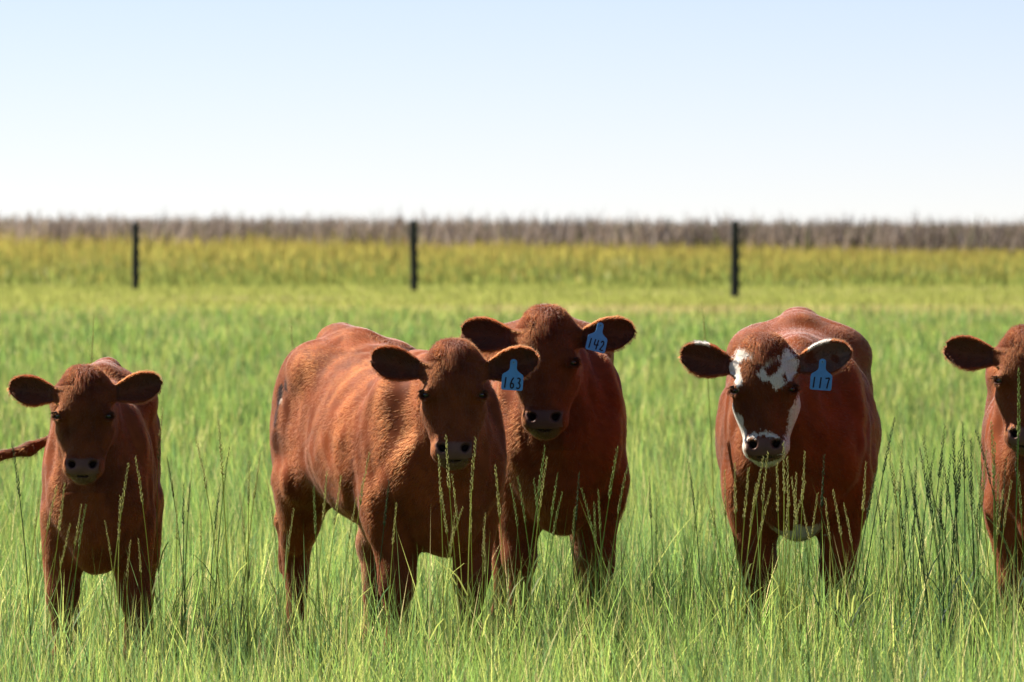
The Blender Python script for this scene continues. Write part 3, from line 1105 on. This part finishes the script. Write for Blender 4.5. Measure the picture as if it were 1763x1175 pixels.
        for i in range(11):
            u = i / 10 - .5
            base = np.array(loc(c[0] + sd * (.005 + .05 * u), c[1] + .045 - .07 * abs(u) - .03 * u, c[2] - .036 + .03 * abs(u)))
            dr = norm(sd * S * (.9 + u) + Nn * .55 + T * (.05 + .25 * random.random()))
            tip = base + dr * L * (.055 + .02 * random.random()) - T * L * .006
            w_ = np.cross(dr, Nn) * .0012
            k = len(vv)
            vv += [base - w_, base + w_, (base + tip) / 2 + T * L * .006, tip]
            ff += [(k, k + 1, k + 2), (k + 2, k + 1, k + 3)]
        link('eyelashes', mesh_from('eyelashes', vv, ff, M_LASH), eye)
    # ---- ear tag on the viewer's right ear
    if tag:
        build_tag(root, tag, hp, sc, L, S, Nn, T, ear_tag_pos, ear_geo[1], up @ np.eye(3))
    return root


DIG = {
    '1': [[(.5, 1), (.44, .5), (.38, 0)]],
    '6': [[(.72, 1), (.42, .72), (.22, .35), (.28, .08), (.52, 0), (.75, .12), (.78, .34), (.58, .48), (.32, .40)]],
    '3': [[(.22, .92), (.5, 1), (.75, .88), (.68, .64), (.42, .54), (.72, .46), (.80, .24), (.62, .03), (.36, 0), (.16, .1)]],
    '4': [[(.20, 1), (.10, .42), (.50, .44), (.95, .50)], [(.78, .98), (.70, .5), (.60, 0)]],
    '2': [[(.2, .78), (.4, 1), (.7, .92), (.72, .66), (.45, .35), (.15, .05), (.32, .12), (.5, .02), (.85, .1)]],
    '7': [[(.12, .92), (.5, .95), (.85, 1), (.62, .5), (.48, 0)]],
}


def build_tag(root, text, hp, sc, L, S, Nn, T, pos, geo, up):
    s, n, t, wm, tilt, yawt = pos          # top of the tag in head units, width in metres
    o = hp(s, n, t) * sc
    down = norm(np.array([0, 0, -1.0]) + .10 * Nn)
    right = norm(np.cross(Nn, down) * -1)
    if right @ S < 0:
        right = -right
    right = norm(right * math.cos(yawt) - Nn * math.sin(yawt))
    a = math.radians(tilt)
    right, down = right * math.cos(a) + down * math.sin(a), down * math.cos(a) - right * math.sin(a)
    nrm = norm(np.cross(right, down))
    if nrm @ Nn < 0:
        nrm = -nrm
    w = wm
    outline = []
    nk = .16
    for i in range(9):                                   # rounded head of the neck
        b = math.pi * i / 8
        outline.append((-math.cos(b) * nk, .14 - math.sin(b) * .14))
    outline += [(nk, .42), (.20, .52), (.32, .62), (.44, .69), (.49, .76), (.5, .84), (.5, 1.38), (.47, 1.43), (.42, 1.45)]
    outline += [(-.42, 1.45), (-.47, 1.43), (-.5, 1.38), (-.5, .84), (-.49, .76), (-.44, .69), (-.32, .62), (-.20, .52), (-nk, .42)]
    k = len(outline)
    th = .0022

    def pt(x, y, z):
        c = 0
        return o + right * x * w + down * y * w + nrm * (z + c)
    def prism(idx, z0, z1):
        vv = [pt(x, y, z1) for x, y in idx] + [pt(x, y, z0) for x, y in idx]
        m = len(idx)
        fs = [tuple(range(m)), tuple(range(2 * m - 1, m - 1, -1))] + [(i, i + m, (i + 1) % m + m, (i + 1) % m) for i in range(m)]
        me = bpy.data.meshes.new('tag')
        me.from_pydata([tuple(p) for p in vv], [], fs)
        return me
    me = prism(outline, 0, th)
    me.materials.append(M_TAG)
    tg = link('ear_tag', me, root)
    tg['label'] = 'blue plastic ear tag marked %s in black' % text
    stud = [(.07 * math.cos(i * .6283), .15 + .07 * math.sin(i * .6283)) for i in range(10)]
    me = prism(stud, th * .8, th + .003)
    me.materials.append(M_TAGNECK)
    link('stud', me, tg)
    hole = [(.025 * math.cos(i * .6283), .15 + .025 * math.sin(i * .6283)) for i in range(10)]
    me = prism(hole, th + .0028, th + .0034)
    me.materials.append(M_INK)
    link('stud_hole', me, tg)
    # handwritten digits as flat ink strokes
    x0 = -.44
    cw = .30
    for ci, ch in enumerate(text):
        vv, ff = [], []
        for st in DIG[ch]:
            p = np.array(st, float)
            fine = []
            for i in range(len(p) - 1):
                for u in np.linspace(0, 1, 6)[:-1]:
                    fine.append(p[i] * (1 - u) + p[i + 1] * u)
            fine.append(p[-1])
            fine = np.array(fine)
            for _ in range(3):
                fine[1:-1] = .25 * fine[:-2] + .5 * fine[1:-1] + .25 * fine[2:]
            x = x0 + ci * cw + fine[:, 0] * cw * .88
            y = 1.36 - fine[:, 1] * .50
            xy = np.stack([x, y], 1)
            tn = norm(np.gradient(xy, axis=0))
            nr = np.stack([-tn[:, 1], tn[:, 0]], 1) * .034
            b = len(vv)
            for a_, c_ in zip(xy + nr, xy - nr):
                vv += [pt(*a_, th + .0006), pt(*c_, th + .0006)]
            for i in range(len(xy) - 1):
                ff.append((b + 2 * i, b + 2 * i + 1, b + 2 * i + 3, b + 2 * i + 2))
        me = bpy.data.meshes.new('digit')
        me.from_pydata([tuple(p) for p in vv], [], ff)
        me.materials.append(M_INK)
        link('digit', me, tg)


make_calf('calf', 'small untagged red-brown calf with its tail swung out to one side', 166, 19.6, 1.5, .955, .75,
          (143, 640), .16, .272, -3, 7, hroll=0, seed=11, ears=((.16, .0), (.26, .0)),
          tail=[(-.49, 0, .845), (-.53, -.03, .79), (-.56, -.12, .70), (-.56, -.22, .655), (-.56, -.36, .62), (-.55, -.44, .58)])
make_calf('calf', 'red-brown calf with ear tag 163 standing half side-on, rump showing', 775, 19.75, 20, 1.06, 1.0,
          (781, 596), .22, .300, 0, 7, seed=22, tag='163', ears=((.26, 0), (.25, .1)), ear_tag_pos=(.52, -.14, .10, .056, 4, 0), rump_marks=True,
          strands=230000)
make_calf('calf', 'tallest red-brown calf, ear tag 142, its head raised behind another calf', 966, 20.8, 2.5, 1.10, .93,
          (938, 538), .20, .325, -6, 7, seed=33, tag='142', ears=((.14, 0), (.16, .1)), ear_tag_pos=(.46, -.15, .07, .056, 12, .35))
make_calf('calf', 'broad calf with white patched face and ear tag 117', 1372, 20.4, -2.5, 1.10, 1.03,
          (1312, 586), .30, .315, -8, 7, hroll=2, seed=44, white=True, tag='117', ears=((.27, 0), (.22, .1)), ear_tag_pos=(.50, -.14, .16, .058, 4, 0),
          strands=210000)
make_calf('calf', 'untagged red-brown calf cut off by the picture edge, half its face showing', 1815, 19.8, -4, 1.05, .93,
          (1768, 572), .20, .300, -8, 7, seed=55, ears=((.16, 0), (.18, 0)))


# ------------------------------------------------------------------ seeding grass
def stalk_meshes(seed, tone):
    r = np.random.default_rng(seed)
    Hh = .65
    lean = r.uniform(-.02, .02)
    bx, by = r.normal(size=2) * .035
    def c(t):
        return np.array([bx * t ** 2.5, by * t ** 2.5, Hh * t])
    v, f, cl = [], [], []
    stemc = np.array({'pale': (.34, .38, .12), 'green': (.20, .29, .09), 'dark': (.055, .105, .05)}[tone])  # dark tone has the shade of backlit stalks put into stem and head colour
    headc = np.array({'pale': (.48, .48, .24), 'green': (.30, .37, .15), 'dark': (.085, .13, .06)}[tone])
    for i, t in enumerate(np.linspace(0, .84, 9)):
        rr = .0016 - .0007 * t
        for k in range(4):
            a = k * math.pi / 2
            v.append(c(t) + np.array([rr * math.cos(a), rr * math.sin(a), 0]))
            cl.append(stemc * (.8 + .3 * t))
    for i in range(8):
        for k in range(4):
            f.append((i * 4 + k, i * 4 + (k + 1) % 4, i * 4 + 4 + (k + 1) % 4, i * 4 + 4 + k))
    # two narrow leaves on the stem
    for t0 in (r.uniform(.15, .3), r.uniform(.35, .55)):
        a = r.random() * 6.283
        d = np.array([math.cos(a), math.sin(a), 0])
        w = np.array([-d[1], d[0], 0]) * .0022
        b0 = c(t0)
        L = r.uniform(.10, .18)
        pts = [b0 + d * L * u * .55 + np.array([0, 0, L * (u - .55 * u * u)]) for u in (0, .35, .7, 1)]
        k = len(v)
        for j, p in enumerate(pts):
            ww = w * (1, 1, .7, .05)[j]
            v += [p - ww, p + ww]
            cl += [stemc * 1.1] * 2
        for j in range(3):
            f.append((k + 2 * j, k + 2 * j + 1, k + 2 * j + 3, k + 2 * j + 2))
    stem = mesh_from('stem', v, f, M_GRASS, cols=np.array(cl), smooth=False)
    v, f, cl = [], [], []
    n = 36
    for i in range(n):
        t = .82 + .18 * i / (n - 1)
        o = c(t)
        a = i * 2.4 + r.normal() * .4
        d = np.array([math.cos(a), math.sin(a), 0])
        sz = .0072 * (1.1 - .45 * i / n) * r.uniform(.85, 1.2)
        u = norm(d * .24 + np.array([0, 0, 1.0]))
        s1 = np.cross(u, d)
        s1 = norm(s1)
        s2 = np.cross(u, s1)
        m = o + u * sz * .55 + d * .0012
        k = len(v)
        v += [o, m + s1 * sz * .22, m + s2 * sz * .2, m - s1 * sz * .22, m - s2 * sz * .2, o + u * sz * 1.55 + d * .001]
        cl += [headc * r.uniform(.75, 1.2)] * 6
        for j in range(4):
            f += [(k, k + 1 + (j + 1) % 4, k + 1 + j), (k + 5, k + 1 + j, k + 1 + (j + 1) % 4)]
    head = mesh_from('seed_head', v, f, M_GRASS, cols=np.array(cl), smooth=False)
    return stem, head, bx, by


STALKS = {t: [stalk_meshes(i * 10 + j, t) for i in range(5)] for j, t in enumerate(('pale', 'green', 'dark'))}
ORD = ['first', 'second', 'third', 'fourth', 'fifth', 'sixth', 'seventh', 'eighth', 'ninth', 'tenth', 'eleventh', 'twelfth', 'thirteenth',
       'fourteenth', 'fifteenth', 'sixteenth', 'seventeenth', 'eighteenth', 'nineteenth', 'twentieth'] + \
      ['twenty-' + w for w in ('first', 'second', 'third', 'fourth', 'fifth', 'sixth', 'seventh', 'eighth', 'ninth')] + ['thirtieth'] + \
      ['thirty-' + w for w in ('first', 'second', 'third', 'fourth', 'fifth', 'sixth', 'seventh', 'eighth', 'ninth')] + ['fortieth'] + \
      ['forty-' + w for w in ('first', 'second', 'third', 'fourth', 'fifth', 'sixth')]
STALK_SETS = [
    ('grass stalks before the small calf', 'of the seed stalks before the small calf', 'pale', (17.6, 18.9),
     [(21, 767), (71, 831), (98, 835), (111, 831), (140, 867), (148, 872), (221, 799), (233, 788), (207, 857), (225, 935), (238, 929), (121, 899), (60, 905), (180, 900)]),
    ('grass stalks in the gap beside the half side-on calf', 'of the grass stalks between the small and the half side-on calf', 'pale', (18.2, 20.5),
     [(281, 710), (287, 788), (337, 755), (395, 772), (429, 796), (448, 781), (330, 809), (379, 837), (303, 860), (459, 830), (375, 880), (345, 860), (264, 852), (376, 725), (412, 850), (316, 835)]),
    ('grass stalks before the half side-on calf', 'of the seed stalks before the half side-on calf', 'pale', (17.5, 18.8),
     [(540, 840), (506, 880), (563, 812), (587, 819), (636, 783), (670, 829), (683, 868), (755, 787), (778, 819), (768, 752), (819, 757), (810, 846), (783, 885), (853, 804), (836, 887), (834, 923), (614, 859), (797, 870), (760, 842)]),
    ('grass stalks before the hindmost, tallest calf', 'of the seed stalks before the hindmost, tallest calf', 'green', (17.8, 19.0),
     [(891, 823), (919, 825), (878, 838), (938, 768), (942, 788), (997, 816), (1023, 869), (1081, 805), (990, 876), (1030, 845), (1063, 770), (1041, 918), (960, 815), (1001, 841), (968, 850)]),
    ('grass stalks beside the tallest calf', 'of the grass stalks between the tallest and the white-faced calf', 'dark', (18.4, 19.6),
     [(1118, 823), (1185, 797), (1212, 827), (1204, 838), (1130, 850)]),
    ('grass stalks before the white-faced calf', 'of the seed stalks before the white-faced calf', 'pale', (17.6, 18.9),
     [(1348, 765), (1265, 800), (1289, 808), (1248, 812), (1315, 787), (1323, 784), (1386, 780), (1419, 787), (1355, 790), (1338, 800), (1363, 823), (1372, 817), (1387, 829), (1357, 859), (1434, 844), (1421, 859), (1302, 833), (1327, 838), (1453, 867), (1491, 797), (1408, 850), (1380, 862)]),
    ('dark grass stalks beside the cut-off calf', 'of the dark grass stalks between white-faced and cut-off calf', 'dark', (17.8, 19.3),
     [(1510, 804), (1529, 765), (1540, 717), (1531, 790), (1555, 759), (1589, 748), (1584, 771), (1565, 795), (1595, 806), (1627, 731), (1642, 745), (1658, 731), (1656, 764), (1677, 785), (1672, 759), (1637, 785), (1625, 820), (1651, 778), (1508, 837), (1681, 736), (1578, 792), (1609, 773), (1665, 792), (1600, 830), (1548, 830), (1570, 840), (1616, 840), (1645, 815), (1690, 800), (1520, 860), (1537, 880), (1560, 870), (1583, 850), (1592, 885), (1607, 865), (1622, 790), (1633, 860), (1648, 875), (1660, 840), (1674, 825), (1684, 870), (1552, 800), (1574, 905), (1530, 830)]),
    ('grass stalks before the cut-off calf', 'of the grass stalks in front of the cut-off calf', 'green', (17.6, 18.8),
     [(1707, 731), (1714, 764), (1751, 640), (1756, 731), (1698, 778), (1733, 792), (1742, 830), (1754, 811), (1719, 820), (1727, 845)]),
    ('tall thin grass stalks behind the calves', 'of the tall thin stalks rising behind the calves', 'pale', (23.0, 26.0),
     [(158, 543), (505, 562), (1205, 520), (1345, 535)]),
]


def build_stalks():
    r = random.Random(5)
    for grp, lab, tone, (d0, d1), pts in STALK_SETS:
        for num, (px, py) in enumerate(sorted(pts)):
            d = r.uniform(d0, d1)
            tip = P(px, py, d)
            tn = tone if (r.random() < .7 or d > 22) else r.choice(['pale', 'green', 'dark'])
            st, hd, bx, by = r.choice(STALKS[tn])
            sc_ = tip[2] / .65
            a = r.random() * 6.283
            lean = r.uniform(-.13, .13)
            ox = (bx * math.cos(a) - by * math.sin(a)) * sc_ + math.sin(lean) * tip[2]
            oy = (bx * math.sin(a) + by * math.cos(a)) * sc_
            o = link('grass_stalk', st, label='%s from the left %s' % (ORD[num], lab), cat='grass stalk', group=grp)
            o.location = (tip[0] - ox, tip[1] - oy, 0)
            o.rotation_mode = 'ZYX'
            o.rotation_euler = (0, lean, a)
            o.rotation_mode = 'QUATERNION'
            o.rotation_quaternion = Matrix.Rotation(lean, 3, 'Y').to_quaternion() @ Matrix.Rotation(a, 3, 'Z').to_quaternion()
            o.scale = (sc_ ** .5, sc_ ** .5, sc_) if sc_ > 1.3 else (sc_, sc_, sc_)
            link('seed_head', hd, o)


build_stalks()
